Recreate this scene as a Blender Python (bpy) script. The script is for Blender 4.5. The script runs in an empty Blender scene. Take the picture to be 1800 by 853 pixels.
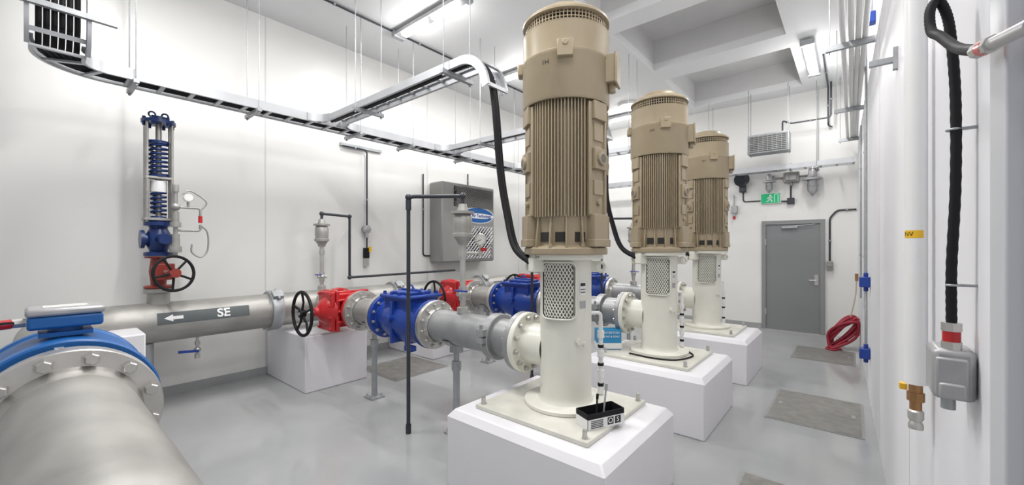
import bpy, bmesh, math, random
from mathutils import Vector as V, Matrix, Quaternion
random.seed(4)
S=bpy.context.scene; COL=S.collection
pi=math.pi
# ------------------------------------------------------------ materials
def mat(name,col,metal=0.0,rough=0.5,var=0.0,scale=8.0,bump=0.0,bscale=60.0,emit=None,es=0,stretch=None,spec=None):
    m=bpy.data.materials.new(name); m.use_nodes=True
    nt=m.node_tree; b=nt.nodes['Principled BSDF']
    b.inputs['Base Color'].default_value=(*col,1); b.inputs['Metallic'].default_value=metal
    b.inputs['Roughness'].default_value=rough
    if spec is not None: b.inputs['Specular IOR Level'].default_value=spec
    tc=nt.nodes.new('ShaderNodeTexCoord'); src=tc.outputs['Object']
    if stretch:
        mp=nt.nodes.new('ShaderNodeMapping'); mp.inputs['Scale'].default_value=stretch
        nt.links.new(src,mp.inputs['Vector']); src=mp.outputs['Vector']
    if var>0:
        n=nt.nodes.new('ShaderNodeTexNoise'); n.inputs['Scale'].default_value=scale; n.inputs['Detail'].default_value=5
        nt.links.new(src,n.inputs['Vector'])
        r=nt.nodes.new('ShaderNodeValToRGB')
        r.color_ramp.elements[0].position=.3; r.color_ramp.elements[1].position=.7
        r.color_ramp.elements[0].color=(*[max(0,c*(1-var)) for c in col],1)
        r.color_ramp.elements[1].color=(*[min(1,c*(1+var*.6)) for c in col],1)
        nt.links.new(n.outputs['Fac'],r.inputs['Fac']); nt.links.new(r.outputs['Color'],b.inputs['Base Color'])
        mr=nt.nodes.new('ShaderNodeMapRange'); mr.inputs['To Min'].default_value=max(.03,rough-.08); mr.inputs['To Max'].default_value=min(1,rough+.1)
        nt.links.new(n.outputs['Fac'],mr.inputs['Value']); nt.links.new(mr.outputs['Result'],b.inputs['Roughness'])
    if bump>0:
        n2=nt.nodes.new('ShaderNodeTexNoise'); n2.inputs['Scale'].default_value=bscale
        nt.links.new(tc.outputs['Object'],n2.inputs['Vector'])
        bp=nt.nodes.new('ShaderNodeBump'); bp.inputs['Strength'].default_value=bump; bp.inputs['Distance'].default_value=.01
        nt.links.new(n2.outputs['Fac'],bp.inputs['Height']); nt.links.new(bp.outputs['Normal'],b.inputs['Normal'])
    if emit:
        b.inputs['Emission Color'].default_value=(*emit,1); b.inputs['Emission Strength'].default_value=es
    return m
M=dict(
 wall=mat('wall_paint',(.79,.79,.77),0,.32,.03,.7),
 rwall=mat('wall_panel_paint',(.80,.80,.83),0,.5,.02,.7),
 ceil=mat('ceiling_paint',(.78,.79,.80),0,.6,.02,1),
 well=mat('hatch_well_grey',(.66,.66,.66),0,.7,.06,2),
 floor=mat('floor_epoxy',(.38,.388,.392),0,.09,.08,1.6,.02,30),
 conc=mat('painted_concrete',(.80,.79,.82),0,.4,.02,3,.08,25),
 beige=mat('beige_motor_paint',(.345,.282,.188),0,.36,.05,5,.05,120),
 cream=mat('cream_pump_paint',(.77,.76,.68),0,.3,.03,6),
 plate=mat('pump_base_plate',(.66,.65,.58),0,.4,.12,7),
 ss=mat('stainless_steel',(.41,.40,.38),.65,.48,.18,4,.02,80,stretch=(1,1,3)),
 ss2=mat('brushed_flange_steel',(.58,.565,.54),.8,.36,.10,9),
 galv=mat('galvanised_steel',(.40,.415,.43),.6,.48,.15,14),
 grey=mat('grey_coated_pipe',(.36,.365,.37),.5,.42,.2,5,.04,60),
 alu=mat('aluminium_tray',(.48,.49,.51),.65,.45,.08,6),
 blue=mat('blue_valve_paint',(.012,.05,.30),0,.3,.08,8),
 navy=mat('navy_valve_paint',(.007,.028,.13),0,.32,.08,8),
 mblue=mat('flow_meter_blue',(.008,.11,.36),0,.38,.05,6),
 red=mat('red_valve_paint',(.50,.018,.022),0,.3,.08,8),
 dred=mat('dark_red_paint',(.25,.03,.02),0,.35,.08,8),
 black=mat('black_rubber',(.010,.010,.012),0,.6,.1,30,spec=.25),
 bpipe=mat('black_painted_pipe',(.03,.035,.045),0,.35,.1,20),
 dark=mat('dark_recess',(.025,.024,.022),0,.8),  # shade inside openings put in as near-black; louvre screen shares it
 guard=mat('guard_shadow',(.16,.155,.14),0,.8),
 cab=mat('cabinet_grey',(.30,.30,.29),.3,.4,.05,5),
 dgrey=mat('door_grey',(.215,.225,.23),0,.45,.03,3),
 fgrey=mat('frame_grey',(.25,.255,.26),0,.4,.03,3),
 pgrey=mat('pale_frame_grey',(.54,.55,.58),0,.4,.03,3),
 lgrey=mat('light_grey_casting',(.42,.42,.43),.4,.4,.1,20),
 white=mat('white_plastic',(.82,.82,.82),0,.35,.02,5),
 wtext=mat('white_lettering',(.9,.9,.9),0,.5),
 btext=mat('black_lettering',(.02,.02,.02),0,.5),
 lab=mat('pipe_label_grey',(.10,.115,.12),0,.6,.03,10),
 green=mat('exit_green',(.0,.30,.12),0,.4,emit=(0,.5,.2),es=.3),
 yellow=mat('yellow_label',(.85,.5,.02),0,.4,.03,10),
 brass=mat('brass',(.40,.22,.1),.8,.4,.15,20),
 hose=mat('red_hose',(.33,.018,.04),0,.45,.1,20),
 tan=mat('tan_hose',(.50,.40,.30),0,.5,.1,20),
 hatch=mat('chequer_plate_steel',(.27,.262,.245),.4,.5,.22,10,.5,90),
 hframe=mat('hatch_frame',(.35,.35,.345),.5,.5,.1,20),
 seal=mat('pail_blue',(.02,.25,.5),0,.4,.03,10),
 glass=mat('gauge_face',(.85,.85,.82),0,.2,.02,20),
 tube=mat('lamp_tube',(1,1,1),0,.4,emit=(1,.98,.95),es=12),
 seam=mat('seam_grey',(.66,.66,.66),0,.5,.02,5),
)
# ------------------------------------------------------------ helpers
ORG={}
def basis(ax):
    ax=V(ax).normalized(); a=V((0,0,1)) if abs(ax.z)<.9 else V((1,0,0))
    u=ax.cross(a).normalized(); v=ax.cross(u).normalized(); return u,v,ax
class MB:
    def __init__(s): s.bm=bmesh.new()
    def face(s,vs):
        try: return s.bm.faces.new(vs)
        except ValueError: return None
    def box(s,c,d,R=None):
        c=V(c); vs=[]
        for x in(-.5,.5):
            for y in(-.5,.5):
                for z in(-.5,.5):
                    p=V((x*d[0],y*d[1],z*d[2]))
                    if R is not None: p=R@p
                    vs.append(s.bm.verts.new(c+p))
        for f in((0,1,3,2),(4,6,7,5),(0,4,5,1),(2,3,7,6),(0,2,6,4),(1,5,7,3)): s.face([vs[i] for i in f])
        return s
    def bb(s,a,b):
        return s.box([(a[i]+b[i])/2 for i in range(3)],[abs(b[i]-a[i]) for i in range(3)])
    def lathe(s,prof,o,ax=(0,0,1),n=32,a0=0,a1=None):
        u,v,w=basis(ax); o=V(o); rings=[]
        full=a1 is None; 
        if full: a1=a0+2*pi
        m=n if full else n+1
        for r,h in prof:
            if r<1e-6: rings.append([s.bm.verts.new(o+w*h)])
            else: rings.append([s.bm.verts.new(o+w*h+(u*math.cos(a0+(a1-a0)*i/n)+v*math.sin(a0+(a1-a0)*i/n))*r) for i in range(m)])
        for A,B in zip(rings,rings[1:]):
            if len(A)==1 and len(B)==1: continue
            for i in range(n):
                j=(i+1)%m if full else i+1
                if len(A)==1: s.face([A[0],B[i],B[j]])
                elif len(B)==1: s.face([A[i],B[0],A[j]])
                else: s.face([A[i],B[i],B[j],A[j]])
        return s
    def cyl(s,a,b,r,r2=None,n=24):
        a=V(a);b=V(b);L=(b-a).length; r2=r if r2 is None else r2
        return s.lathe([(0,0),(r,0),(r2,L),(0,L)],a,b-a,n)
    def pipe(s,a,b,r,n=32):
        return s.cyl(a,b,r,None,n)
    def tube(s,pts,r,n=10,closed=False,cap=True):
        pts=[V(p) for p in pts]; N=len(pts); rings=[]
        T=[]
        for i in range(N):
            if closed: t=pts[(i+1)%N]-pts[i-1]
            else: t=pts[min(i+1,N-1)]-pts[max(i-1,0)]
            T.append(t.normalized())
        u=basis(T[0])[0]
        for i in range(N):
            if i>0: u=(u-T[i]*u.dot(T[i])).normalized()
            v=T[i].cross(u)
            rr=r[i] if isinstance(r,(list,tuple)) else r
            rings.append([s.bm.verts.new(pts[i]+(u*math.cos(2*pi*k/n)+v*math.sin(2*pi*k/n))*rr) for k in range(n)])
        for i in range(N if closed else N-1):
            A=rings[i];B=rings[(i+1)%N]
            for k in range(n): s.face([A[k],A[(k+1)%n],B[(k+1)%n],B[k]])
        if cap and not closed:
            s.face(rings[0][::-1]); s.face(rings[-1])
        return s
    def torus(s,c,ax,R,r,n=32,k=10,a0=0,a1=None):
        u,v,w=basis(ax); c=V(c)
        if a1 is None: return s.tube([c+(u*math.cos(2*pi*i/n)+v*math.sin(2*pi*i/n))*R for i in range(n)],r,k,True)
        return s.tube([c+(u*math.cos(a0+(a1-a0)*i/n)+v*math.sin(a0+(a1-a0)*i/n))*R for i in range(n+1)],r,k)
    def ball(s,c,r,sc=(1,1,1),n=20,R=None):
        g=bmesh.ops.create_uvsphere(s.bm,u_segments=n,v_segments=max(8,n//2),radius=r)
        for v in g['verts']:
            p=V((v.co.x*sc[0],v.co.y*sc[1],v.co.z*sc[2]))
            v.co=V(c)+(R@p if R is not None else p)
        return s
    def prism(s,poly,o,ux,uy,th):
        o=V(o);ux=V(ux);uy=V(uy);w=ux.cross(uy).normalized()*th
        A=[s.bm.verts.new(o+ux*p[0]+uy*p[1]) for p in poly]; B=[s.bm.verts.new(o+ux*p[0]+uy*p[1]+w) for p in poly]
        s.face(A[::-1]);s.face(B);n=len(poly)
        for i in range(n): s.face([A[i],A[(i+1)%n],B[(i+1)%n],B[i]])
        return s
    def sweep(s,prof,pts,lats,ups):
        rings=[[s.bm.verts.new(V(p)+l*a+u*b) for a,b in prof] for p,l,u in zip(pts,lats,ups)]
        n=len(prof)
        for A,B in zip(rings,rings[1:]):
            for k in range(n): s.face([A[k],A[(k+1)%n],B[(k+1)%n],B[k]])
        s.face(rings[0][::-1]);s.face(rings[-1]); return s
    def obj(s,name,parent,m,label=None,bev=0,ang=35,top=None,cat=None,kind=None):
        bm=s.bm; bmesh.ops.recalc_face_normals(bm,faces=bm.faces[:])
        if parent is None and kind is None:
            xs=[v.co for v in bm.verts]
            o=V(((min(p.x for p in xs)+max(p.x for p in xs))/2,(min(p.y for p in xs)+max(p.y for p in xs))/2,min(p.z for p in xs)))
        else: o=ORG.get(parent.name,V((0,0,0))) if parent else V((0,0,0))
        for v in bm.verts: v.co-=o
        me=bpy.data.meshes.new(name); bm.to_mesh(me); bm.free()
        me.polygons.foreach_set('use_smooth',[True]*len(me.polygons)); me.set_sharp_from_angle(angle=math.radians(ang))
        me.materials.append(M[m]); ob=bpy.data.objects.new(name,me); COL.objects.link(ob)
        if parent: ob.parent=parent
        elif kind is None: ob.location=o
        ORG[ob.name]=o
        if label: ob['label']=label
        if cat: ob['category']=cat
        if kind: ob['kind']=kind
        if bev:
            b=ob.modifiers.new('bevel','BEVEL'); b.width=bev; b.segments=2; b.limit_method='ANGLE'; b.angle_limit=math.radians(40)
        return ob
def thing(name,label,cat,o,group=None):
    e=bpy.data.objects.new(name,None); e.empty_display_size=.1; COL.objects.link(e)
    e.location=o; e['label']=label; e['category']=cat
    if group: e['group']=group
    ORG[e.name]=V(o); return e
def kids(o): return [c for c in bpy.data.objects if c.parent==o]
def copy_thing(root,off,label=None):
    r=root.copy(); COL.objects.link(r); r.location=root.location+V(off)
    if label: r['label']=label
    ORG[r.name]=ORG[root.name]+V(off)
    def rec(a,b):
        for c in kids(a):
            n=c.copy(); n.parent=b; COL.objects.link(n); rec(c,n)
    rec(root,r); return r
BOLT={}
def boltmesh(r,L,m):
    k=(round(r,4),round(L,4),m)
    if k not in BOLT:
        mb=MB(); mb.lathe([(0,0),(r*1.25,0),(r*1.25,L*.2),(r,L*.2),(r,L*.85),(r*.85,L),(0,L)],(0,0,0),n=6)
        bmesh.ops.recalc_face_normals(mb.bm,faces=mb.bm.faces[:])
        me=bpy.data.meshes.new('bolt'); mb.bm.to_mesh(me); mb.bm.free(); me.materials.append(M[m]); BOLT[k]=me
    return BOLT[k]
def bolt(parent,p,ax,r=.014,L=.02,m='ss2'):
    o=bpy.data.objects.new('bolt',boltmesh(r,L,m)); COL.objects.link(o); o.parent=parent
    o.location=V(p)-ORG[parent.name]; o.rotation_mode='QUATERNION'; o.rotation_quaternion=V((0,0,1)).rotation_difference(V(ax).normalized())
    return o
def ring(parent,c,ax,R,n,r=.014,L=.02,m='ss2',a0=.2):
    u,v,w=basis(ax)
    for i in range(n):
        a=a0+2*pi*i/n; bolt(parent,V(c)+(u*math.cos(a)+v*math.sin(a))*R,ax,r,L,m)
def fillet(pts,r,n=6):
    pts=[V(p) for p in pts]; out=[pts[0]]
    for a,b,c in zip(pts,pts[1:],pts[2:]):
        d1=(a-b);d2=(c-b); k=min(r,d1.length*.49,d2.length*.49); p=b+d1.normalized()*k; q=b+d2.normalized()*k
        for i in range(n+1):
            t=i/n; out.append(p*(1-t)**2+b*2*t*(1-t)+q*t*t)
    out.append(pts[-1]); return out
def smooth(pts,k=8):
    P=[V(p) for p in pts]; P=[P[0]*2-P[1]]+P+[P[-1]*2-P[-2]]; out=[]
    for i in range(1,len(P)-2):
        a,b,c,d=P[i-1:i+3]
        for j in range(k):
            t=j/k; out.append(.5*((2*b)+(c-a)*t+(2*a-5*b+4*c-d)*t*t+(3*b-a-3*c+d)*t**3))
    out.append(P[-2]); return out
def text(s,size,o,ux,uy,m,parent,name='lettering',ext=.0015,wrap=None,bold=0,sx=1):
    cu=bpy.data.curves.new('t','FONT'); cu.body=s; cu.size=size; cu.extrude=ext; cu.align_x='CENTER'; cu.align_y='CENTER'; cu.offset=bold
    t=bpy.data.objects.new('t',cu); COL.objects.link(t); bpy.context.view_layer.update()
    me=bpy.data.meshes.new_from_object(t.evaluated_get(bpy.context.evaluated_depsgraph_get())); bpy.data.objects.remove(t)
    ux=V(ux);uy=V(uy);w=ux.cross(uy); org=ORG[parent.name] if parent else V((0,0,0))
    for v in me.vertices:
        if wrap: v.co=wrap(v.co.x,v.co.y,v.co.z)-org
        else: v.co=V(o)+ux*v.co.x*sx+uy*v.co.y+w*v.co.z-org
    me.materials.clear(); me.materials.append(M[m]); ob=bpy.data.objects.new(name,me); COL.objects.link(ob); ob.parent=parent; ORG[ob.name]=org
    return ob
def lattice(mb,f,w,h,pitch,r,asp=1.0,k=6):
    for sgn in(1,-1):
        c=-h*asp
        while c<w+h*asp:
            pts=[]
            for i in range(k*4+1):
                v=h*i/(k*4); u=c+sgn*v*asp if sgn>0 else c+ (h-v)*asp
                if 0<=u<=w: pts.append(f(u,v))
            if len(pts)>=2: mb.tube(pts,r,4,cap=False)
            c+=pitch
def az(a,r,c=(0,0),z=0): 
    a=math.radians(a); return V((c[0]+r*math.cos(a),c[1]+r*math.sin(a),z))
def rotz(a): return Matrix.Rotation(math.radians(a),3,'Z')
# ------------------------------------------------------------ room
CZ=4.65; XF=9.65; YL=5.85; XB=-2.2
def yw(x): return -.07-(XF-x)*.0184
st=dict(kind='structure')
MB().bb((XB,-.6,-.1),(XF+.15,YL+.15,0)).obj('floor',None,'floor','pale grey glossy epoxy floor',**st)
mb=MB().bb((XB,YL,0),(XF+.15,YL+.12,CZ+.6)); mb.obj('wall_left',None,'wall','smooth white painted wall',**st)
MB().bb((XF,-.6,0),(XF+.12,YL,CZ+.6)).obj('wall_far',None,'wall','white painted end wall',**st)
mb=MB(); mb.prism([(XB,yw(XB)),(XF,yw(XF)),(XF,yw(XF)-.2),(XB,yw(XB)-.2)],(0,0,0),(1,0,0),(0,1,0),CZ+.6); mb.obj('wall_right',None,'rwall','white panelled wall',**st)
ops=[(3.45,4.95),(5.3,6.85),(7.35,9.2)]; y0,y1=.72,2.6
mb=MB(); mb.bb((XB,y1,CZ),(XF,YL,CZ+.12)); mb.bb((XB,-.6,CZ),(XF,y0,CZ+.12))
xs=[XB]+[v for o in ops for v in o]+[XF]
for i in range(0,len(xs),2): mb.bb((xs[i],y0,CZ),(xs[i+1],y1,CZ+.12))
mb.obj('ceiling',None,'ceil','white painted ceiling with recessed hatches',**st)
for i,(a,b) in enumerate(ops):
    mb=MB(); t=.03; z1=CZ+.5
    mb.bb((a-t,y0-t,CZ+.12),(a,y1+t,z1)); mb.bb((b,y0-t,CZ+.12),(b+t,y1+t,z1)); mb.bb((a,y0-t,CZ+.12),(b,y0,z1)); mb.bb((a,y1,CZ+.12),(b,y1+t,z1)); mb.bb((a-t,y0-t,z1),(b+t,y1+t,z1+.05))
    mb.obj('trim_%d'%(i+1),None,'well','grey roof hatch well',**st)
mb=MB()
for x in (1.98,4.6,7.2): mb.bb((x,YL-.004,0),(x+.012,YL,CZ))
mb.obj('trim_5',None,'seam','wall panel joint',**st)
mb=MB()
for x in (2.6,4.4,6.2,8.0):
    mb.bb((x,yw(x)-.02,0),(x+.01,yw(x)+.002,CZ))
mb.obj('trim_6',None,'seam','wall panel joint',**st)
mb=MB().bb((XB,YL-.012,0),(XF,YL,.10)); mb.obj('baseboard_left',None,'floor','grey painted cove base',**st)
mb=MB().bb((XF-.012,1.43,0),(XF,YL,.10)); mb.obj('baseboard_far',None,'floor','grey painted cove base',**st)
d=thing('door_1','grey steel door in a grey frame','door',(XF,.91,0)); del d['category']; d['kind']='structure'
def sk(o): o['kind']='structure'; return o
sk(MB().bb((XF-.03,.47,.01),(XF-.005,1.35,2.1)).obj('door_leaf',d,'dgrey',bev=.004))
sk(MB().bb((XF-.05,1.35,0),(XF-.003,1.42,2.18)).bb((XF-.05,.40,0),(XF-.003,.47,2.18)).bb((XF-.05,.47,2.105),(XF-.003,1.35,2.18)).obj('door_frame',d,'fgrey'))
sk(MB().bb((XF-.08,.82,2.02),(XF-.031,1.08,2.07)).cyl((XF-.07,.9,2.065),(XF-.07,.55,2.09),.007).obj('door_closer',d,'galv',bev=.006))
sk(MB().bb((XF-.04,.50,.93),(XF-.031,.56,1.13)).cyl((XF-.07,.53,1.02),(XF-.03,.53,1.02),.012).cyl((XF-.07,.53,1.02),(XF-.07,.64,1.02),.01).obj('door_handle',d,'ss2'))
for a in(.3,1.7): sk(MB().bb((XF-.056,1.34,a),(XF-.028,1.36,a+.12)).obj('hinge',d,'ss2'))
sk(MB().bb((XF-.06,.47,0),(XF-.005,1.35,.012)).obj('threshold',d,'ss2'))
d2=thing('door_2','grey steel door frame with white door leaf','door',(.7,yw(.7),0)); del d2['category']; d2['kind']='structure'
sk(MB().bb((1.015,yw(1.06)-.05,0),(1.11,yw(1.06)+.04,2.7)).bb((.05,yw(.6)-.05,2.6),(1.015,yw(.6)+.04,2.7)).obj('door_frame',d2,'pgrey',bev=.004))
sk(MB().bb((1.11,yw(1.12)-.05,0),(1.135,yw(1.12)+.03,2.72)).obj('door_seal',d2,'fgrey'))
sk(MB().bb((.06,yw(.6)-.05,0.01),(1.012,yw(.6)+.025,2.59)).obj('door_leaf',d2,'rwall'))
# ------------------------------------------------------------ pedestals
def pedestal(c,hx,hy,h,lab):
    x,y=c; mb=MB(); i=.04
    P=[(hx,hy,0),(hx,hy,h-.05),(hx-i,hy-i,h)]
    R=[[mb.bm.verts.new((x+a*sx,y+b*sy,z)) for sx,sy in((1,1),(-1,1),(-1,-1),(1,-1))] for a,b,z in P]
    for A,B in zip(R,R[1:]):
        for k in range(4): mb.face([A[k],A[(k+1)%4],B[(k+1)%4],B[k]])
    mb.face(R[0]);mb.face(R[-1])
    return mb.obj('concrete_plinth',None,'conc',lab,bev=.01,cat='concrete base')
DX=[0,1.81,3.62]; PX,PY=2.45,1.56; PZ=.53
for k,dx in enumerate(DX):
    o=pedestal((2.39+dx,1.56),.52,.6,PZ,'white painted concrete base under a vertical pump'); o['group']='pump plinths'
def block(a,b,lab):
    o=MB().bb(a,b).obj('pipe_support_block',None,'conc',lab,bev=.012,cat='concrete block'); o['group']='manifold support blocks'
for dx in DX: block((2.0+dx,4.71,0),(2.76+dx,5.835,.64),'white painted concrete block carrying the header pipe')
block((.37,4.71,0),(.66,5.835,.90),'tall white concrete block at the header pipe elbow')
# ------------------------------------------------------------ pump
P=thing('vertical_pump','vertical pump with beige finned motor on cream discharge head','pump',(PX,PY,PZ),'vertical pumps')
c=(PX,PY); C=lambda z:(PX,PY,z)
bp=MB().bb((PX-.45,PY-.43,PZ),(PX+.38,PY+.45,PZ+.03)).obj('base_plate',P,'plate',bev=.006)
for sx in(-.41,.34):
    for sy in(-.39,.41): bolt(bp,(PX+sx,PY+sy,PZ+.03),(0,0,1),.016,.05)
hd=MB()
hd.lathe([(0,.56),(.285,.56),(.29,.565),(.29,.585),(.28,.59),(.195,.592),(.182,.61),(.18,.64),(.18,1.52),(.185,1.54),(.185,1.565),(.255,1.567),(.258,1.58),(.258,1.60),(0,1.60)],C(0),n=48)
for a in(123,303):
    p=az(a,.20,c,1.515); R=rotz(a)
    hd.box(p,(.09,.018,.08),R); hd.torus(az(a,.245,c,1.515),R@V((0,1,0)),.03,.014)
hd.cyl(az(240,.15,c,1.02),az(240,.205,c,1.02),.022,n=6)
hd.cyl(az(255,.15,c,1.0),az(255,.195,c,1.0),.016,n=6)
head=hd.obj('discharge_head',P,'cream')
NL=.345
noz=MB().lathe([(.15,.12),(.15,NL-.04),(.16,NL-.03),(.22,NL-.028),(.225,NL-.02),(.225,NL+.012),(.0,NL+.015)],(PX,PY,.93),(0,1,0),n=40)
noz=noz.obj('discharge_nozzle',P,'cream')
ring(noz,(PX,PY+NL-.028,.93),(0,-1,0),.19,12,.016,.03)
RG=.18
def gp(off): 
    ga=196; hw=.105
    return lambda u,v:(lambda a:V((PX+(RG+off)*math.cos(a),PY+(RG+off)*math.sin(a),1.18+v)))(math.radians(ga)+(u-hw)/RG)
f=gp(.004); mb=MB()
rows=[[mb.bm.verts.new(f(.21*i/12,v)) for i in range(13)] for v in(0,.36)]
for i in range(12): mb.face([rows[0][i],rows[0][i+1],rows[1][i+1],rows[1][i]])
mb.obj('guard_opening_shade',P,'guard')  # backing patch on the column, shade behind the mesh put into its colour
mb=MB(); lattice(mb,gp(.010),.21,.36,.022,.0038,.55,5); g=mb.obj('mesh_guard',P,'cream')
f=gp(.012); W,H,r=.23,.38,.04; pts=[]
for cx,cy,a0 in((W-r,H-r,0),(r,H-r,90),(r,r,180),(W-r,r,270)):
    for i in range(7):
        a=math.radians(a0+15*i); pts.append((cx+r*math.cos(a),cy+r*math.sin(a)))
den=[]
for i,p in enumerate(pts):
    q=pts[(i+1)%len(pts)]; n=max(1,int(math.hypot(q[0]-p[0],q[1]-p[1])/.03))
    for j in range(n): den.append(f(p[0]+(q[0]-p[0])*j/n-.01,p[1]+(q[1]-p[1])*j/n-.01))
MB().tube(den,.007,6,True).obj('guard_gasket',P,'black')
MB().tube([(p-V((PX,PY,p.z)))*1.03+V((PX,PY,p.z)) for p in den],.006,6,True).obj('guard_rim',P,'cream')
def cplate(a,w,z0,z1,r,name,m,par):
    mb=MB(); L=[[mb.bm.verts.new((PX+r*math.cos(math.radians(a)+(i/6-.5)*w/r),PY+r*math.sin(math.radians(a)+(i/6-.5)*w/r),z)) for i in range(7)] for z in(z0,z1)]
    for i in range(6): mb.face([L[0][i],L[0][i+1],L[1][i+1],L[1][i]])
    return mb.obj(name,par,m)
cplate(252,.05,1.33,1.42,.1825,'nameplate','white',P); cplate(252,.05,1.24,1.29,.1825,'nameplate','lgrey',P)
for a,b in((1.39,1.41),(1.345,1.352),(1.365,1.37)): cplate(252,.042,a,b,.1835,'nameplate_print','btext',P)
dp=MB(); q=V((PX+.2,PY-.17,0))
dp.cyl(q+V((0,0,.56)),q+V((0,0,1.12)),.016,n=14)
for z in(.60,.72,.86,1.0): dp.cyl(q+V((0,0,z)),q+V((0,0,z+.05)),.024,n=14)
dp.tube(fillet([q+V((0,0,1.12)),q+V((0,0,1.18)),V((PX+.1,PY-.1,1.18))],.03),.013)
dp.obj('drain_pipe',P,'white')
for z in(.655,.80,.93): MB().cyl(q+V((0,0,z)),q+V((0,0,z+.02)),.0215,n=14).obj('drain_pipe_band',P,'black')
# motor
m=MB()
m.lathe([(0,1.60),(.285,1.60),(.29,1.605),(.29,1.645),(.27,1.655),(.245,1.66),(.245,1.70),(.25,1.87),(.25,2.62),(.25,2.63),(0,2.64)],C(0),n=48)
for i in range(16):
    a=11+22.5*i; R=rotz(a); o=V((PX,PY,0)); ux=R@V((1,0,0))
    m.prism([(.24,1.65),(.285,1.65),(.283,1.70),(.262,1.86),(.24,1.88)],o-(R@V((0,1,0)))*-.006,ux,(0,0,1),.012)
PADS=(264,142,84,322)
def shell(a0,a1,r,z0,z1,n=8):
    A_=[[m.bm.verts.new(az(a0+(a1-a0)*i/n,rr,c,z)) for i in range(n+1)] for rr,z in((.2,z0),(r-.008,z0),(r,z0+.01),(r,z1-.01),(r-.008,z1),(.2,z1))]
    for X_,Y_ in zip(A_,A_[1:]):
        for i in range(n): m.face([X_[i],X_[i+1],Y_[i+1],Y_[i]])
    m.face([X_[0] for X_ in A_]); m.face([X_[-1] for X_ in A_])
for a in PADS:
    R=rotz(a); shell(a-20,a+20,.272,1.86,2.62); shell(a-20,a-15,.286,1.86,2.62,3); shell(a+15,a+20,.286,1.86,2.62,3)
    m.box(az(a,.25,c,2.24),(.095,.13,.14),R); m.box(az(a,.25,c,1.78),(.10,.15,.18),R); m.box(az(a,.26,c,1.68),(.09,.17,.05),R)
    m.cyl(az(a,.28,c,2.24),az(a,.315,c,2.24),.044,n=20); m.cyl(az(a,.26,c,1.95),az(a,.292,c,1.95),.022,n=14)
    m.box(az(a,.25,c,2.56),(.09,.14,.12),R); m.box(az(a,.27,c,2.42),(.02,.10,.12),R); m.box(az(a,.27,c,2.05),(.02,.10,.10),R)
mo=m.obj('motor',P,'beige','beige cast motor housing',bev=.004)
fn=MB(); a=0
while a<360:
    if all(abs((a-p+180)%360-180)>21 for p in PADS):
        R=rotz(a); fn.box(az(a,.262,c,2.24),(.036,.0075,.77),R)
    a+=4.5
fn.obj('cooling_fins',mo,'beige')
for a in(205,180,235,295,115,60,0,30): 
    MB().box(az(a,.232,c,1.72),(.034,.07,.065),rotz(a)).obj('air_opening_shade',mo,'dark')  # solid dark blocks, the shade inside the openings painted on
for a in PADS: MB().cyl(az(a,.31,c,2.24),az(a,.3165,c,2.24),.028,n=16).obj('lifting_hole_shade',mo,'guard')  # flat dark discs painted as the shade down each hole
ring(mo,C(1.645),(0,0,1),.272,8,.014,.03,'beige',.2)
MB().lathe([(.25,2.63),(.296,2.625),(.303,2.64),(.303,2.92),(.306,2.925),(.306,2.945),(.300,2.95),(.298,3.12),(.302,3.135),(.27,3.14),(0,3.14)],C(0),n=56).obj('fan_housing',mo,'beige')
MB().lathe([(.262,3.14),(.262,3.21)],C(0),n=56).obj('louvre_screen',mo,'dark')
lv=MB()
for i in range(72): lv.box(az(i*5,.272,c,3.175),(.02,.006,.072),rotz(i*5))
lv.torus(C(3.163),(0,0,1),.278,.004,56,6).torus(C(3.188),(0,0,1),.278,.004,56,6)
lv.obj('louvre_ring',mo,'beige')
MB().lathe([(0,3.21),(.290,3.205),(.302,3.21),(.302,3.225),(.275,3.25),(.20,3.272),(.195,3.30),(.18,3.315),(.06,3.325),(0,3.325)],C(0),n=56).obj('top_cap',mo,'beige')
tb=MB(); R=rotz(286); tb.box(az(286,.315,c,2.86),(.09,.13,.19),R); tb.box(az(286,.36,c,2.86),(.018,.15,.21),R); tb.cyl(az(286,.325,c,2.71),az(286,.325,c,2.77),.026)
tb.obj('terminal_box',mo,'beige',bev=.006)
tb=MB(); R=rotz(212); tb.box(az(212,.315,c,2.93),(.05,.10,.11),R); tb.cyl(az(212,.335,c,2.96),az(212,.345,c,2.96),.02); tb.obj('lifting_lug',mo,'beige',bev=.012)
for a in(32,122): MB().box(az(a,.315,c,2.93),(.05,.08,.09),rotz(a)).obj('lifting_lug',mo,'beige',bev=.012)
cx=MB(); cx.box(az(150,.22,c,1.53),(.10,.09,.1),rotz(150)); cx.obj('cable_entry_box',P,'cream',bev=.008)
text('1H',.045,V((0,0,0)),(1,0,0),(0,0,1),'btext',mo,'marker_lettering',wrap=lambda x,y,z:az(187,.305,c,2.865+y)+V((-math.sin(math.radians(187))*x,math.cos(math.radians(187))*x,0)))
text('2H',.04,V((0,0,0)),(1,0,0),(0,0,1),'btext',P,'marker_lettering',wrap=lambda x,y,z:az(165,.2595,c,1.585+y*.6)+V((-math.sin(math.radians(165))*x,math.cos(math.radians(165))*x,0)))
P2=copy_thing(P,(DX[1],0,0),'vertical pump with beige motor standing between two identical pumps'); P3=copy_thing(P,(DX[2],0,0),'vertical pump with beige motor standing beside the door end')
for p,sxy,sz in((P,1,.985),(P2,.95,.955),(P3,.92,.95)):
    for k in kids(p):
        if k.name.startswith('motor'): k.scale=(sxy,sxy,sz); k.location=(0,0,1.07*(1-sz))
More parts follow.
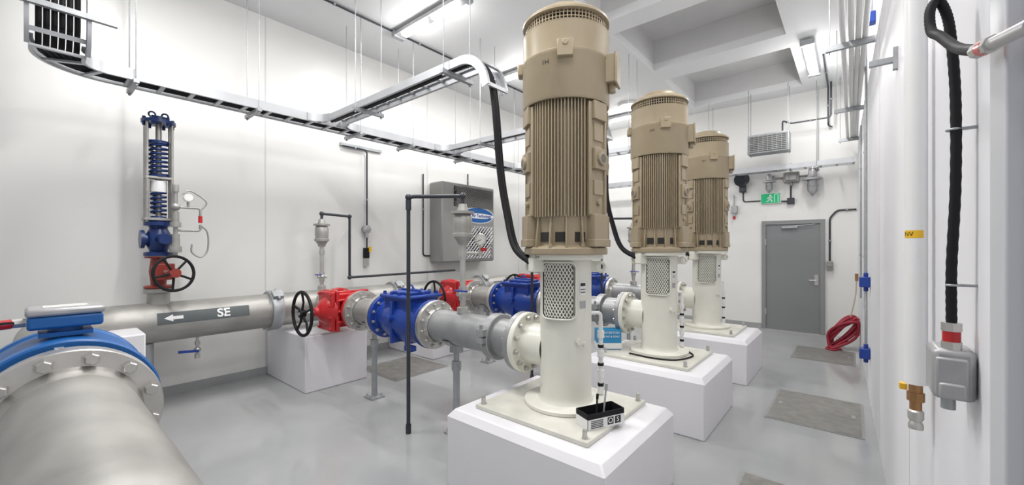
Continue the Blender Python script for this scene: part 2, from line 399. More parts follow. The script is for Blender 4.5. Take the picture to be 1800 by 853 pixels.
# ------------------------------------------------------------ branch piping
BZ=.93; BX=PX; A=(0,1,0)
things=[]
G=thing('discharge_pipe','grey flanged discharge pipe with bolted coupling','pipe',(BX,2.5,BZ-.15),'discharge pipes')
Y0=PY+NL+.016
MB().pipe((BX,Y0+.06,BZ),(BX,2.95,BZ),.148,40).obj('pipe',G,'grey')
f=MB().lathe([(0,Y0),(.222,Y0),(.225,Y0+.003),(.225,Y0+.043),(.16,Y0+.048),(.152,Y0+.083)],(BX,0,BZ),A,40).obj('flange',G,'grey'); ring(f,(BX,Y0+.043,BZ),A,.19,12,.015,.028)
f=MB().lathe([(.152,2.92),(.165,2.955),(.222,2.96),(.225,2.965),(.225,3.0),(0,3.005)],(BX,0,BZ),A,40).obj('flange',G,'ss2'); ring(f,(BX,2.96,BZ),(0,-1,0),.19,12,.015,.028)
cp=MB().lathe([(.148,2.16),(.178,2.16),(.184,2.165),(.184,2.235),(.178,2.24),(.148,2.24)],(BX,0,BZ),A,40)
cp.box((BX-.18,2.2,BZ+.06),(.08,.07,.05)).box((BX-.18,2.2,BZ-.0),(.08,.07,.04)).cyl((BX-.20,2.2,BZ-.05),(BX-.20,2.2,BZ+.12),.014)
cp.obj('coupling',G,'grey')
things.append(G)
K=thing('check_valve','blue cast swing check valve with bolted cover','valve',(BX,3.4,BZ-.24),'blue check valves')
b=MB()
b.lathe([(0,3.01),(.225,3.01),(.228,3.015),(.228,3.05),(.17,3.06),(.165,3.10),(.20,3.19),(.215,3.31),(.215,3.5),(.19,3.62),(.165,3.68),(.165,3.74),(.225,3.75),(.228,3.755),(.228,3.79),(0,3.795)],(BX,0,BZ),A,40)
b.box((BX,3.37,BZ+.14),(.34,.40,.18)); b.box((BX,3.37,BZ-.16),(.16,.24,.10))
for x in(-.19,.19): b.box((BX+x,3.39,BZ),(.05,.12,.12))
b.cyl((BX-.26,3.39,BZ+.04),(BX+.26,3.39,BZ+.04),.035)
b.box((BX,3.39,BZ),(.44,.03,.40)); b.box((BX,3.2,BZ),(.02,.34,.40))
K1=b.obj('body',K,'blue',bev=.02)
cv=MB().box((BX,3.37,BZ+.245),(.42,.46,.035)); cv.obj('cover',K,'blue',bev=.012)
cov=MB(); cov.box((BX,3.37,BZ+.275),(.26,.30,.03)); cov.box((BX,3.37,BZ+.29),(.03,.3,.04)); cov.torus((BX,3.37,BZ+.31),(1,0,0),.035,.01); cov.obj('cover_rib',K,'blue',bev=.008)
for x in(-.17,0,.17):
    for y in(-.19,.19): bolt(K1,(BX+x,3.37+y,BZ+.262),(0,0,1),.016,.03,'blue')
for y in(-.06,.06):
    for x in(-.18,.18): bolt(K1,(BX+x,3.37+y,BZ+.262),(0,0,1),.016,.03,'blue')
ring(K1,(BX,3.05,BZ),A,.192,12,.015,.025); ring(K1,(BX,3.75,BZ),(0,-1,0),.192,12,.015,.025)
MB().box((BX-.19,3.12,BZ-.21),(.07,.1,.05)).box((BX-.22,3.12,BZ-.15),(.03,.05,.12)).obj('position_switch',K,'blue',bev=.006)
things.append(K)
Q=thing('pipe_spool','short stainless pipe spool with bolted flanges','pipe',(BX,4.05,BZ-.22),'pipe spools')
MB().pipe((BX,3.83,BZ),(BX,4.28,BZ),.15,40).obj('pipe',Q,'ss')
f=MB().lathe([(0,3.80),(.225,3.80),(.225,3.845),(.165,3.85),(.155,3.88)],(BX,0,BZ),A,40).obj('flange',Q,'ss2'); ring(f,(BX,3.845,BZ),A,.192,12,.015,.028)
f=MB().lathe([(.155,4.22),(.165,4.25),(.225,4.255),(.225,4.30),(0,4.30)],(BX,0,BZ),A,40).obj('flange',Q,'ss2'); ring(f,(BX,4.255,BZ),(0,-1,0),.192,12,.015,.028)
things.append(Q)
Gv=thing('gate_valve','red gate valve with black spoked handwheel','valve',(BX,4.55,BZ-.22),'red gate valves')
gy=4.57
b=MB().lathe([(0,4.31),(.225,4.31),(.225,4.355),(.17,4.365),(.165,4.42),(.185,4.57),(.165,4.75),(.17,4.80),(.225,4.81),(.225,4.85),(0,4.85)],(BX,0,BZ),A,40)
b.box((BX-.10,gy,BZ),(.36,.24,.38)); b.box((BX-.22,gy,BZ),(.04,.34,.46)); b.box((BX+.02,gy,BZ),(.44,.03,.42)); b.box((BX-.08,gy,BZ+.12),(.3,.36,.03)); b.box((BX-.08,gy,BZ-.12),(.3,.36,.03)); b.box((BX-.08,gy,BZ),(.3,.40,.03))
b.lathe([(.18,-.23),(.16,-.29),(.09,-.36),(.05,-.38),(.05,-.42),(0,-.42)],(BX,gy,BZ),(1,0,0),24)
b.box((BX-.27,gy,BZ),(.045,.32,.44))
gb=b.obj('body',Gv,'red',bev=.012)
ring(gb,(BX,4.355,BZ),A,.192,12,.015,.025,'ss2'); ring(gb,(BX,4.81,BZ),(0,-1,0),.192,12,.015,.025,'ss2')
for y in(-.135,.135):
    for z in(-.19,-.065,.065,.19): bolt(gb,(BX-.293,gy+y,BZ+z),(-1,0,0),.013,.02,'red')
MB().cyl((BX-.41,gy,BZ),(BX-.58,gy,BZ),.018).obj('stem',Gv,'ss2')
hw=MB(); hc=V((BX-.54,gy,BZ)); hw.torus(hc,(1,0,0),.235,.017,40,10); hw.cyl(hc-V((.03,0,0)),hc+V((.03,0,0)),.04)
for i in range(5):
    a=.3+2*pi*i/5; dd=V((0,math.cos(a),math.sin(a))); hw.tube([hc+dd*.03,hc+dd*.12+V((.015,0,0)),hc+dd*.23],[.016,.012,.014],8)
hw.obj('handwheel',Gv,'black')
things.append(Gv)
for yy in(4.03,2.70):
    T=thing('pipe_stand','galvanised adjustable pipe support stand','pipe stand',(BX,yy,0),'pipe stands')
    f=MB().box((BX,yy,.008),(.16,.16,.016)).obj('base_plate',T,'galv')
    for sx in(-.055,.055):
        for sy in(-.055,.055): bolt(f,(BX+sx,yy+sy,.016),(0,0,1),.011,.03)
    MB().cyl((BX,yy,.016),(BX,yy,.6),.03).obj('post',T,'galv')
    MB().lathe([(.03,.56),(.042,.56),(.042,.64),(.025,.645),(.025,.72),(0,.72)],(BX,yy,0)).obj('screw_collar',T,'galv')
    s=MB()
    L=[]
    for i in range(13):
        a=math.radians(215+110*i/12); L.append([s.bm.verts.new((BX+rr*math.cos(a),yy+w_,BZ+rr*math.sin(a))) for rr,w_ in((.151,-.045),(.151,.045),(.162,.045),(.162,-.045))])
    for A1,B1 in zip(L,L[1:]):
        for k in range(4): s.face([A1[k],A1[(k+1)%4],B1[(k+1)%4],B1[k]])
    s.box((BX,yy,BZ-.185),(.08,.09,.055)); s.obj('saddle',T,'galv')
    things.append(T)
def airvalve(x,y,zb,zt,lab,grp,gauge):
    T=thing('air_release_valve',lab,'valve',(x,y,zb),grp)
    b=zt-.36
    MB().lathe([(0,zb),(.05,zb),(.05,zb+.05),(.025,zb+.055),(.025,b-.10),(.036,b-.10),(.036,b-.05),(.028,b-.05),(.028,b)],(x,y,0)).obj('riser_pipe',T,'ss2')
    MB().lathe([(.03,b),(.045,b+.0),(.045,b+.02),(.07,b+.06),(.075,b+.07),(.09,b+.072),(.09,b+.10),(.078,b+.105),(.082,b+.16),(.082,b+.24),(.065,b+.27),(.1,b+.272),(.1,b+.295),(.05,b+.30),(.035,b+.36),(0,b+.36)],(x,y,0)).obj('valve_body',T,'ss')
    v=MB().ball((x,y,zb+.17),.042); v.cyl((x-.06,y,zb+.17),(x+.06,y,zb+.17),.02).cyl((x,y,zb+.11),(x,y,zb+.23),.034,n=8); v.obj('ball_valve',T,'ss2')
    MB().box((x-.06,y-.04,zb+.20),(.03,.14,.012)).obj('valve_lever',T,'blue')
    if gauge:
        g=V((x+.17,y-.05,b-.01))
        MB().tube(fillet([(x,y,b-.07),(x+.17,y-.05,b-.07),g],.03),.012).cyl(g-V((0,0,.09)),g-V((0,0,.04)),.02).cyl(g-V((0,0,.02)),g+V((0,0,.02)),.011).obj('gauge_pipe',T,'ss2')
        dv=V((-.8,-.6,0)).normalized(); gc=g+V((0,0,.06))
        MB().lathe([(0,-.02),(.052,-.02),(.055,-.01),(.055,.014),(.048,.018),(.046,.012)],gc,dv).obj('gauge_case',T,'ss2')
        MB().lathe([(.046,.012),(0,.012)],gc,dv).obj('gauge_dial',T,'glass')
        n=MB(); u,vv,w=basis(dv); n.tube([gc+dv*.015-u*.01,gc+dv*.015+u*.03+vv*.02],.002,4)
        for i in range(9):
            a=math.radians(-30+30*i); e=u*math.cos(a)+vv*math.sin(a); n.tube([gc+dv*.014+e*.034,gc+dv*.014+e*.042],.0015,4)
        n.obj('gauge_needle',T,'btext')
        MB().box(g+V((.02,-.02,-.03)),(.06,.02,.03)).obj('gauge_cock',T,'red')
    return T
things.append(airvalve(BX,2.62,BZ+.145,2.03,'stainless air release valve with pressure gauge','pipe air valves',True))
T=thing('vent_pipe','black painted vent pipe bending down to the floor','pipe',(BX-.28,3.02,0),'vent pipes')
vx,vy=BX-.28,3.02
MB().tube(fillet([(BX,2.62,2.03),(BX,2.62,2.10),(vx,vy,2.10),(vx,vy,.0)],.05),.0175,14).obj('pipe',T,'bpipe')
MB().cyl((vx,vy,.0),(vx,vy,.08),.024).obj('pipe_fitting',T,'bpipe')
MB().cyl((vx,vy,1.98),(vx,vy,2.07),.025).ball((vx,vy,2.095),.03).obj('pipe_fitting',T,'bpipe'); MB().ball((BX,2.62,2.10),.03).obj('pipe_fitting',T,'bpipe')
things.append(T)
for t in things:
    for k,dx in enumerate(DX[1:]): copy_thing(t,(dx,0,0))
# ------------------------------------------------------------ header manifold
MY=5.32; MZ=.90; MR=.198
H=thing('header_pipe','large stainless steel header pipe along the wall','pipe',(.12,MY,MZ-MR))
h=MB(); path=[V((9.2,MY,MZ)),V((.55,MY,MZ))]
for i in range(1,13):
    a=math.radians(90*i/12); path.append(V((.55-.43*math.sin(a),MY-.43+.43*math.cos(a),MZ)))
path.append(V((.12,4.4,MZ))); path.append(V((.12,3.36,MZ)))
h.tube(path,MR,40); h.obj('pipe',H,'ss')
for dx in DX:
    MB().pipe((BX+dx,4.90,BZ),(BX+dx,MY,BZ),.15,40).obj('branch_stub',H,'ss')
    f=MB().lathe([(0,4.852),(.225,4.852),(.225,4.90),(.16,4.905),(.152,4.93)],(BX+dx,0,BZ),A,40).obj('flange',H,'ss2'); ring(f,(BX+dx,4.90,BZ),A,.192,12,.015,.028)
f=MB().lathe([(.2,3.42),(.21,3.39),(.30,3.385),(.30,3.335),(0,3.33)],(.12,0,MZ),A,48).obj('flange',H,'ss2'); ring(f,(.12,3.385,MZ),A,.25,12,.022,.03)
def mwrap(x0,r): return lambda x,y,z:V((x0+x,MY+(-(r+z))*math.cos(y/r+.28),MZ+(r+z)*math.sin(y/r+.28)))
for x0,so in((1.2,.14),(6.0,0)):
    w=mwrap(x0,MR+.0015); mb=MB(); L=[[mb.bm.verts.new(w(x,-.06+.12*i/8,0)) for i in range(9)] for x in(-.40,.38)]
    for i in range(8): mb.face([L[0][i],L[1][i],L[1][i+1],L[0][i+1]])
    mb.obj('flow_label',H,'lab')
    w2=mwrap(x0,MR+.0045); text('SE',.122,(0,0,0),(1,0,0),(0,0,1),'wtext',H,'label_lettering',wrap=lambda x,y,z:w2(x+so,y,z*.2),bold=.003)
    if x0<2:
        mb=MB()
        hd_=[(-.35+.07*j/8,.036*j/8) for j in range(9)]
        for (xa,ha),(xb_,hb) in zip(hd_,hd_[1:]):
            for s0,s1 in((-1,0),(0,1)): mb.face([mb.bm.verts.new(w2(xx,yy,0)) for xx,yy in((xa,ha*s0),(xb_,hb*s0),(xb_,hb*s1),(xa,ha*s1))])
        for s0,s1 in((-1,0),(0,1)): mb.face([mb.bm.verts.new(w2(xx,yy,0)) for xx,yy in((-.28,.016*s0),(-.20,.016*s0),(-.20,.016*s1),(-.28,.016*s1))])
        mb.obj('label_arrow',H,'wtext')
for x in(1.88,3.55,5.4,7.2):
    T=thing('pipe_coupling','galvanised bolted grooved coupling clamped on the header pipe','pipe coupling',(x,MY,MZ-.25),'header couplings')
    MB().lathe([(.199,-.06),(.225,-.06),(.235,-.045),(.235,.045),(.225,.06),(.199,.06)],(x,MY,MZ),(1,0,0),40).obj('coupling_ring',T,'galv')
    for a in(.9,pi+.9):
        cp=MB(); e=V((0,-math.cos(a),math.sin(a))); cp.box(V((x,MY,MZ))+e*.25,(.11,.05,.10),Matrix.Rotation(-a,3,'X')); 
        u=V((0,math.sin(a),math.cos(a))); cp.cyl(V((x,MY,MZ))+e*.26-u*.08,V((x,MY,MZ))+e*.26+u*.08,.015)
        cp.obj('coupling_lug',T,'galv')
MB().lathe([(0,0),(.10,0),(.10,.015),(.055,.016),(.055,MZ-.197),(0,MZ-.197)],(.75,MY,0)).obj('header_support_post',None,'galv','grey round post under the header pipe',cat='pipe support')
T=thing('drain_valve','small stainless drain valve with blue lever under the header','valve',(1.15,MY-.02,.48))
MB().cyl((1.15,MY-.02,.71),(1.15,MY-.02,.50),.014).cyl((1.15,MY-.02,.66),(1.15,MY-.02,.62),.024,n=8).ball((1.15,MY-.02,.57),.032).cyl((1.15,MY-.02,.53),(1.15,MY-.02,.48),.024,n=8).obj('valve_body',T,'ss2')
MB().box((1.07,MY-.05,.57),(.17,.02,.025),Matrix.Rotation(.1,3,'Y')).obj('valve_lever',T,'blue')
airvalve(2.47,MY,MZ+.195,2.02,'stainless air release valve standing on the header pipe',None,False)
T=thing('vent_pipe','black vent pipe running from header air valve along the wall','pipe',(2.47,MY,1.2))
MB().tube(fillet([(2.47,MY,2.02),(2.47,MY,2.09),(2.95,5.5,2.09),(2.95,5.5,1.22),(4.95,5.5,1.24)],.05),.018,12).obj('pipe',T,'bpipe')
for p in((2.47,MY,2.09),(2.95,5.5,2.09),(2.95,5.5,1.22)): MB().ball(p,.03).obj('pipe_fitting',T,'bpipe')
# ------------------------------------------------------------ flow meter and near pipe
FX=.12
T=thing('flanged_pipe','large stainless pipe with heavy bolted flange','pipe',(FX,1.0,0))
MB().tube([(FX,2.60,MZ),(FX,2.3,MZ),(FX,1.8,MZ),(FX,1.35,MZ)]+[(FX,1.35-.4*math.sin(a),MZ-.4+.4*math.cos(a)) for a in[math.radians(9*i) for i in range(1,11)]]+[(FX,.95,0)],.215,48).obj('pipe',T,'ss')
f=MB().lathe([(.215,2.47),(.225,2.54),(.235,2.565),(.302,2.57),(.307,2.575),(.307,2.645),(0,2.65)],(FX,0,MZ),A,64).obj('flange',T,'ss2')
for i in range(12):
    a=math.radians(13+30*i); bolt(f,V((FX+.268*math.sin(a),2.57,MZ+.268*math.cos(a))),(0,-1,0),.026,.04)
T=thing('flow_meter','blue flow meter with transmitter head between pipe flanges','flow meter',(FX,2.98,MZ-.33))
MB().lathe([(0,2.655),(.302,2.655),(.302,2.70),(.24,2.705),(.24,3.27),(.30,3.28),(.30,3.325),(0,3.328)],(FX,0,MZ),A,64).obj('flange',T,'ss2')
MB().lathe([(.24,2.74),(.318,2.74),(.326,2.75),(.326,2.80),(.318,2.81),(.318,3.14),(.326,3.15),(.326,3.2),(.318,3.21),(.24,3.21)],(FX,0,MZ),A,72).obj('housing',T,'mblue')
MB().cyl((FX,2.98,MZ+.31),(FX,2.98,MZ+.37),.06).box((FX,2.98,MZ+.335),(.18,.16,.02)).obj('neck',T,'mblue')
MB().box((FX,2.98,MZ+.395),(.25,.20,.06)).obj('transmitter_base',T,'mblue',bev=.012)
MB().box((FX,2.98,MZ+.443),(.26,.21,.035)).obj('transmitter_lid',T,'lgrey',bev=.012)
MB().box((FX,2.98,MZ+.4625),(.15,.10,.004)).obj('display',T,'glass')
MB().box((FX-.03,2.70,MZ+.285),(.03,.10,.03)).obj('tag',T,'lgrey')
T=thing('transmitter_cable','black cable with red gland entering the flow meter head','cable',(-.5,2.9,0))
MB().tube(smooth([(-.02,2.98,1.295),(-.12,2.95,1.29),(-.3,2.9,1.2),(-.5,2.9,.8),(-.55,2.9,.0)]),.013,8).obj('cable',T,'black')
MB().cyl((-.05,2.98,1.295),(-.10,2.965,1.293),.022,n=8).obj('cable_gland',T,'red')
MB().cyl((-.006,2.98,1.295),(-.05,2.98,1.295),.02,n=8).obj('gland_nut',T,'ss2')
# ------------------------------------------------------------ pressure relief valve assembly
RX,RY=.84,MY
T=thing('pressure_relief_valve','tall spring relief valve with blue and red valves on header','valve',(RX,RY,MZ+.19))
MB().lathe([(0,1.08),(.09,1.08),(.09,1.19),(.115,1.20),(.115,1.24),(0,1.24)],(RX,RY,0)).obj('riser_pipe',T,'ss')
MB().lathe([(0,1.245),(.115,1.245),(.115,1.27),(.06,1.275),(.075,1.41),(.06,1.54),(.11,1.545),(.11,1.56),(0,1.56)],(RX,RY,0)).box((RX,RY-.08,1.41),(.12,.12,.12)).box((RX+.02,RY-.15,1.41),(.16,.03,.16)).obj('isolating_valve',T,'dred',bev=.008)
hc=V((RX+.06,RY-.34,1.40)); dv=V((.25,-1,.1)).normalized(); u,v,w=basis(dv)
hw=MB().torus(hc,dv,.165,.014,36,8).cyl(hc-dv*.03,hc+dv*.03,.03)
for i in range(5):
    a=2*pi*i/5+.2; e=u*math.cos(a)+v*math.sin(a); hw.tube([hc+e*.02,hc+e*.165],.011,8)
hw.obj('handwheel',T,'black'); MB().cyl(hc,(RX+.02,RY-.15,1.41),.016).obj('stem',T,'ss2'); MB().cyl(hc+dv*.035,hc-dv*.09,.045,.03).obj('bonnet',T,'dred')
MB().lathe([(0,1.565),(.115,1.565),(.115,1.60),(.07,1.61),(.105,1.70),(.105,1.76),(.07,1.84),(.08,1.86),(.115,1.865),(.115,1.90),(.07,1.91),(.06,1.96),(0,1.96)],(RX,RY,0)).cyl((RX,RY,1.73),(RX-.12,RY,1.73),.06).cyl((RX-.11,RY,1.73),(RX-.14,RY,1.73),.09).cyl((RX,RY-.05,1.73),(RX+.02,RY-.2,1.73),.05).obj('pilot_valve_body',T,'navy')
cg=MB()
for sx in(-.095,.095):
    for sy in(-.06,.06): cg.cyl((RX+sx,RY+sy,1.9),(RX+sx,RY+sy,2.88),.012)
cg.box((RX-.095,RY,2.4),(.012,.1,.95)); cg.box((RX+.095,RY,2.4),(.012,.1,.95)); cg.cyl((RX,RY,1.95),(RX,RY,2.9),.024); cg.box((RX,RY,1.93),(.23,.17,.025)); cg.box((RX,RY,2.34),(.21,.15,.02))
cg.obj('spring_cage',T,'ss')
def coil(a,b,R,n): return [V((RX+R*math.cos(t*n*2*pi),RY+R*math.sin(t*n*2*pi),a+(b-a)*t)) for t in [i/(n*16) for i in range(n*16+1)]]
MB().tube(coil(2.38,2.68,.064,7),.013,8).obj('spring',T,'navy'); MB().tube(coil(1.98,2.2,.055,5),.012,8).obj('spring',T,'navy')
MB().cyl((RX,RY,2.68),(RX,RY,2.71),.082).obj('spring_plate',T,'navy'); MB().cyl((RX,RY,2.35),(RX,RY,2.375),.082).obj('spring_plate',T,'navy')
MB().cyl((RX,RY,2.20),(RX,RY,2.31),.066).obj('spring_sleeve',T,'white')
tp=MB().cyl((RX,RY,2.88),(RX,RY,2.91),.135).cyl((RX,RY,2.91),(RX,RY,2.95),.07)
for i in range(6):
    a=i*pi/3; tp.cyl((RX+.11*math.cos(a),RY+.11*math.sin(a),2.85),(RX+.11*math.cos(a),RY+.11*math.sin(a),2.94),.015,n=6)
tp.torus((RX-.05,RY,2.97),(0,1,0),.025,.008).torus((RX+.05,RY,2.97),(0,1,0),.025,.008); tp.obj('top_plate',T,'navy')
sp=MB(); sx=RX+.10; sy=RY-.18
sp.cyl((sx,sy,1.55),(sx,sy,2.25),.018).cyl((sx,sy,1.6),(sx,sy,1.66),.05).cyl((sx,sy,1.66),(sx,sy,1.78),.035).cyl((sx,sy,1.85),(sx,sy,1.9),.045).cyl((sx,sy,1.9),(sx,sy,2.0),.03).ball((sx,sy,2.05),.04).cyl((sx,sy,2.2),(sx,sy,2.27),.028)
sp.tube(fillet([(sx,sy,2.05),(sx+.2,sy,2.05),(sx+.2,sy,1.9)],.03),.012).tube(fillet([(sx,sy,1.82),(sx+.2,sy,1.82),(sx+.2,sy,1.88)],.03),.012).cyl((sx+.1,sy,2.05),(sx+.1,sy,2.13),.012).tube([(RX,RY,1.7),(sx,sy,1.7)],.02)
sp.obj('pilot_piping',T,'ss')
gc=V((sx+.1,sy-.02,2.15)); MB().lathe([(0,-.02),(.045,-.02),(.045,.015),(.0,.016)],gc,(-.1,-1,0)).obj('gauge',T,'ss2'); MB().lathe([(.036,.0175),(0,.0175)],gc,(-.1,-1,0)).obj('gauge_dial',T,'glass')
MB().tube(smooth([(sx+.2,sy,2.02),(sx+.25,sy,2.12),(sx+.12,sy,2.22),(sx+.05,sy,2.18)]),.008,8).obj('sensing_tube',T,'ss'); MB().tube(smooth([(sx+.2,sy,1.88),(sx+.26,sy,1.8),(sx+.26,sy,1.62),(sx+.2,sy,1.55),(sx+.13,sy,1.6),(sx+.13,sy,1.68)]),.008,8).obj('sensing_tube',T,'ss')
MB().cyl((sx+.2,sy,1.90),(sx+.2,sy,1.97),.018).obj('cock_handle',T,'red')
# ------------------------------------------------------------ cable trays
TZ=3.2
def tray(label,pts,w,lat=None,zone=.23,hh=.048):
    T=thing('cable_tray',label,'cable tray',tuple(pts[-1]),'cable trays')
    pts=[V(p) for p in pts]; N=len(pts); lats=[];ups=[]
    for i in range(N):
        t=(pts[min(i+1,N-1)]-pts[max(i-1,0)]).normalized()
        l=V(lat) if lat else t.cross(V((0,0,1))).normalized()
        lats.append(l); ups.append(l.cross(t).normalized())
    for s in(1,-1):
        pr=[(s*w/2,-hh),(s*w/2,hh),(s*(w/2-.025),hh),(s*(w/2-.025),hh-.004),(s*(w/2-.004),hh-.004),(s*(w/2-.004),-hh+.004),(s*(w/2-.025),-hh+.004),(s*(w/2-.025),-hh)]
        MB().sweep(pr,pts,lats,ups).obj('side_rail',T,'alu')
    acc=.1; me=None
    for i in range(N-1):
        seg=pts[i+1]-pts[i]; L=seg.length; t=seg.normalized(); s=acc
        while s<L:
            p=pts[i]+t*s; l=lats[i].lerp(lats[i+1],s/L).normalized(); u=l.cross(t).normalized(); R=Matrix((l,t,u)).transposed()
            if me is None:
                r0=MB().box((0,0,-hh+.012),(w-.01,.035,.016)); me=bpy.data.meshes.new('rung'); bmesh.ops.recalc_face_normals(r0.bm,faces=r0.bm.faces[:]); r0.bm.to_mesh(me); me.materials.append(M['alu'])
            o=bpy.data.objects.new('rung',me); COL.objects.link(o); o.parent=T; o.location=p-ORG[T.name]; o.rotation_mode='QUATERNION'; o.rotation_quaternion=R.to_quaternion()
            s+=zone
        acc=s-L
    return T
TY=5.08
mp=[(9.2,TY,TZ),(.47,TY,TZ)]+[(.47-.32*math.sin(a),TY-.32+.32*math.cos(a),TZ) for a in[math.radians(9*i) for i in range(1,11)]]+[(.15,4.68,TZ)]
tray('long aluminium ladder tray with black cables along the wall',mp,.30)
rs=[(.15,4.66,TZ-.02),(.15,4.60,TZ+.05),(.15,4.57,TZ+.15),(.15,4.56,TZ+.4),(.15,4.56,CZ-.02)]
tray('aluminium ladder tray section rising to the ceiling',rs,.34,lat=(1,0,0),zone=.2)
TD=[0,.10,.10]
for k,dx in enumerate(DX):
    x=BX-.03+dx+TD[k]; yend=2.50
    pts=[(x,TY-.16,TZ),(x,yend,TZ)]
    for i in range(1,13):
        a=math.radians(80*i/12); pts.append((x,yend-.29*math.sin(a),TZ-.29+.29*math.cos(a)))
    pts.append((x,yend-.295,TZ-.28))
    tray('aluminium ladder tray branch curving down above a pump',pts,.24,lat=(1,0,0),hh=.036)
    for s in(1,-1):
        mb=MB()
        Q2=[V((x+s*(.12+.18-.18*math.sin(a)),TY-.155-.18+.18*math.cos(a),TZ)) for a in [math.radians(9*i) for i in range(11)]]
        L=[]
        for i in range(11):
            t=(Q2[min(i+1,10)]-Q2[max(i-1,0)]).normalized(); L.append(t.cross(V((0,0,1))))
        mb.sweep([(.002,-.045),(.002,.045),(-.002,.045),(-.002,-.045)],Q2,L,[V((0,0,1))]*11)
        o=mb.obj('tray_junction_fitting',None,'alu','curved aluminium corner plate joining two cable trays',cat='cable tray fitting'); o['group']='tray corner plates'
tray('aluminium ladder tray crossing in front of the end wall',[(9.28,TY-.16,TZ-.03),(9.28,-.02,TZ-.03)],.26)
for j in range(6):
    y=TY-.10+.04*j
    pts=[(9.1,y,TZ-.008),(5,y,TZ-.008),(2.5,y,TZ-.006),(.5,y,TZ-.008)]
    R=.32+(y-TY)
    pts+= [(.47-R*math.sin(a),TY-.32+R*math.cos(a),TZ-.005) for a in[math.radians(15*i) for i in range(1,6)]]
    xx=.47-R
    pts+=smooth([(xx,4.80,TZ+.0),(xx,4.73,TZ+.03),(xx,4.67,TZ+.12),(xx,4.64,TZ+.3),(xx,4.62,CZ-.01)],6)
    o=MB().tube(pts,.0175,8).obj('power_cable',None,'black','black power cable lying in the ladder tray',cat='cable'); o['group']='tray cables'
for k,dx in enumerate(DX):
    x=BX-.03+dx+TD[k]; xe=BX+dx
    pts=smooth([(x-.03,TY-.2,TZ+.0),(x-.03,3.6,TZ+.0),(x-.03,2.65,TZ+.01),(x-.03,2.38,TZ-.02),(x-.03,2.25,TZ-.16),(x-.03,2.19,TZ-.4),(xe-.05,2.14,TZ-.95),(xe-.07,2.05,TZ-1.3),(xe-.13,1.92,TZ-1.55),(xe-.20,1.70,TZ-1.665)])
    T=thing('motor_cable','thick black motor cable hanging from the tray to a pump','cable',(x,2.4,1.55),'motor cables')
    MB().tube(pts,.025,12).obj('cable',T,'black')
    MB().tube([p+V((.040,.0,.0)) for p in pts[:-6]]+[V((xe-.16,1.72,1.56))],.012,10).obj('ground_wire',T,'black')
def trapeze(x,y,w,z,alongY=True,lab='galvanised strut trapeze hanging on threaded rods'):
    T=thing('trapeze_hanger',lab,'hanger',(x,y,z),'tray hangers')
    e=V((0,1,0)) if alongY else V((1,0,0)); c0=V((x,y,z-.068 if alongY else z-.056))
    R=None if alongY else rotz(90)
    MB().box(c0,(.04,w+.12,.036),R).obj('strut',T,'galv')
    for s in(1,-1):
        p=c0+e*s*(w/2+.035); MB().cyl(p-V((0,0,.04)),(p.x,p.y,CZ),.005,n=8).obj('threaded_rod',T,'galv')
        MB().cyl(p-V((0,0,.035)),p-V((0,0,.019)),.012,n=6).obj('nut',T,'galv'); MB().cyl(p+V((0,0,.019)),p+V((0,0,.032)),.012,n=6).obj('nut',T,'galv')
for x in(.62,1.6,2.78,3.6,4.75,5.9,7.1,8.3): trapeze(x,TY,.30,TZ)
for k,dx in enumerate(DX):
    for y in(4.1,2.66): trapeze(BX-.03+dx+TD[k],y,.24,TZ,False)
for y in(3.9,2.3,.5): trapeze(9.28,y,.26,TZ-.042,False)
for z in(3.42,3.75,4.1):
    o=MB().box((.15,4.50,z),(.62,.04,.04)).obj('strut_channel',None,'galv','galvanised strut channel behind the cable riser',cat='strut'); o['group']='riser struts'
# ------------------------------------------------------------ lights
LK=1.32
def fixture(x,y,along,L=1.3,E=32):
    z=CZ-.06; T=thing('light_fixture','sealed fluorescent ceiling light, switched on','light fixture',(x,y,z-.08),'ceiling lights')
    R=None if along=='y' else rotz(90)
    MB().box((x,y,z),(.15,L,.05),R).box((x,y,CZ-.018),(.06,L*.8,.044),R).obj('housing',T,'lgrey',bev=.01)
    for s in(1,-1):
        e=V((0,s,0)) if along=='y' else V((s,0,0))
        MB().box(V((x,y,z-.045))+e*L*.24,(.09,L*.36,.045),R).obj('lamp_lens',T,'tube',bev=.015)
        MB().box(V((x,y,z-.01))+e*(L*.52),(.17,.07,.08),R).obj('end_clip',T,'galv')
        pl=bpy.data.lights.new('ceiling_fill','POINT'); pl.energy=5*LK; pl.shadow_soft_size=.05; pl.color=(1,.985,.965)  # added point lamps below the lens, there to brighten the ceiling
        po=bpy.data.objects.new('ceiling_fill',pl); COL.objects.link(po); po.parent=T; po.location=e*L*.25+V((0,0,-.16))
    ld=bpy.data.lights.new('lamp','AREA'); ld.shape='RECTANGLE'; ld.size=.09; ld.size_y=L*.85; ld.energy=E*LK; ld.color=(1,.985,.965)
    lo=bpy.data.objects.new('lamp_light',ld); COL.objects.link(lo); lo.parent=T; lo.location=(0,0,-.01)
    if along!='y': lo.rotation_euler=(0,0,pi/2)
    return T
for x,y in((3.3,4.15),(5.3,4.05),(8.6,4.3),(.6,4.1)): fixture(x,y,'y')  # last fixture is added out of view, for more light
fixture(7.85,.5,'x',E=26); fixture(4.2,.5,'x',E=20); fixture(1.2,.7,'x',E=20); fixture(1.3,2.4,'y',E=36)  # all but the first are added out of view, for more light
T=thing('round_ceiling_light','round white ceiling light, switched on','light fixture',(8.1,3.6,CZ-.1))
MB().lathe([(0,CZ),(.21,CZ),(.22,CZ-.04),(.2,CZ-.05)],(8.1,3.6,0)).obj('housing',T,'white'); MB().lathe([(.2,CZ-.05),(.15,CZ-.09),(0,CZ-.10)],(8.1,3.6,0)).obj('lamp_lens',T,'tube')
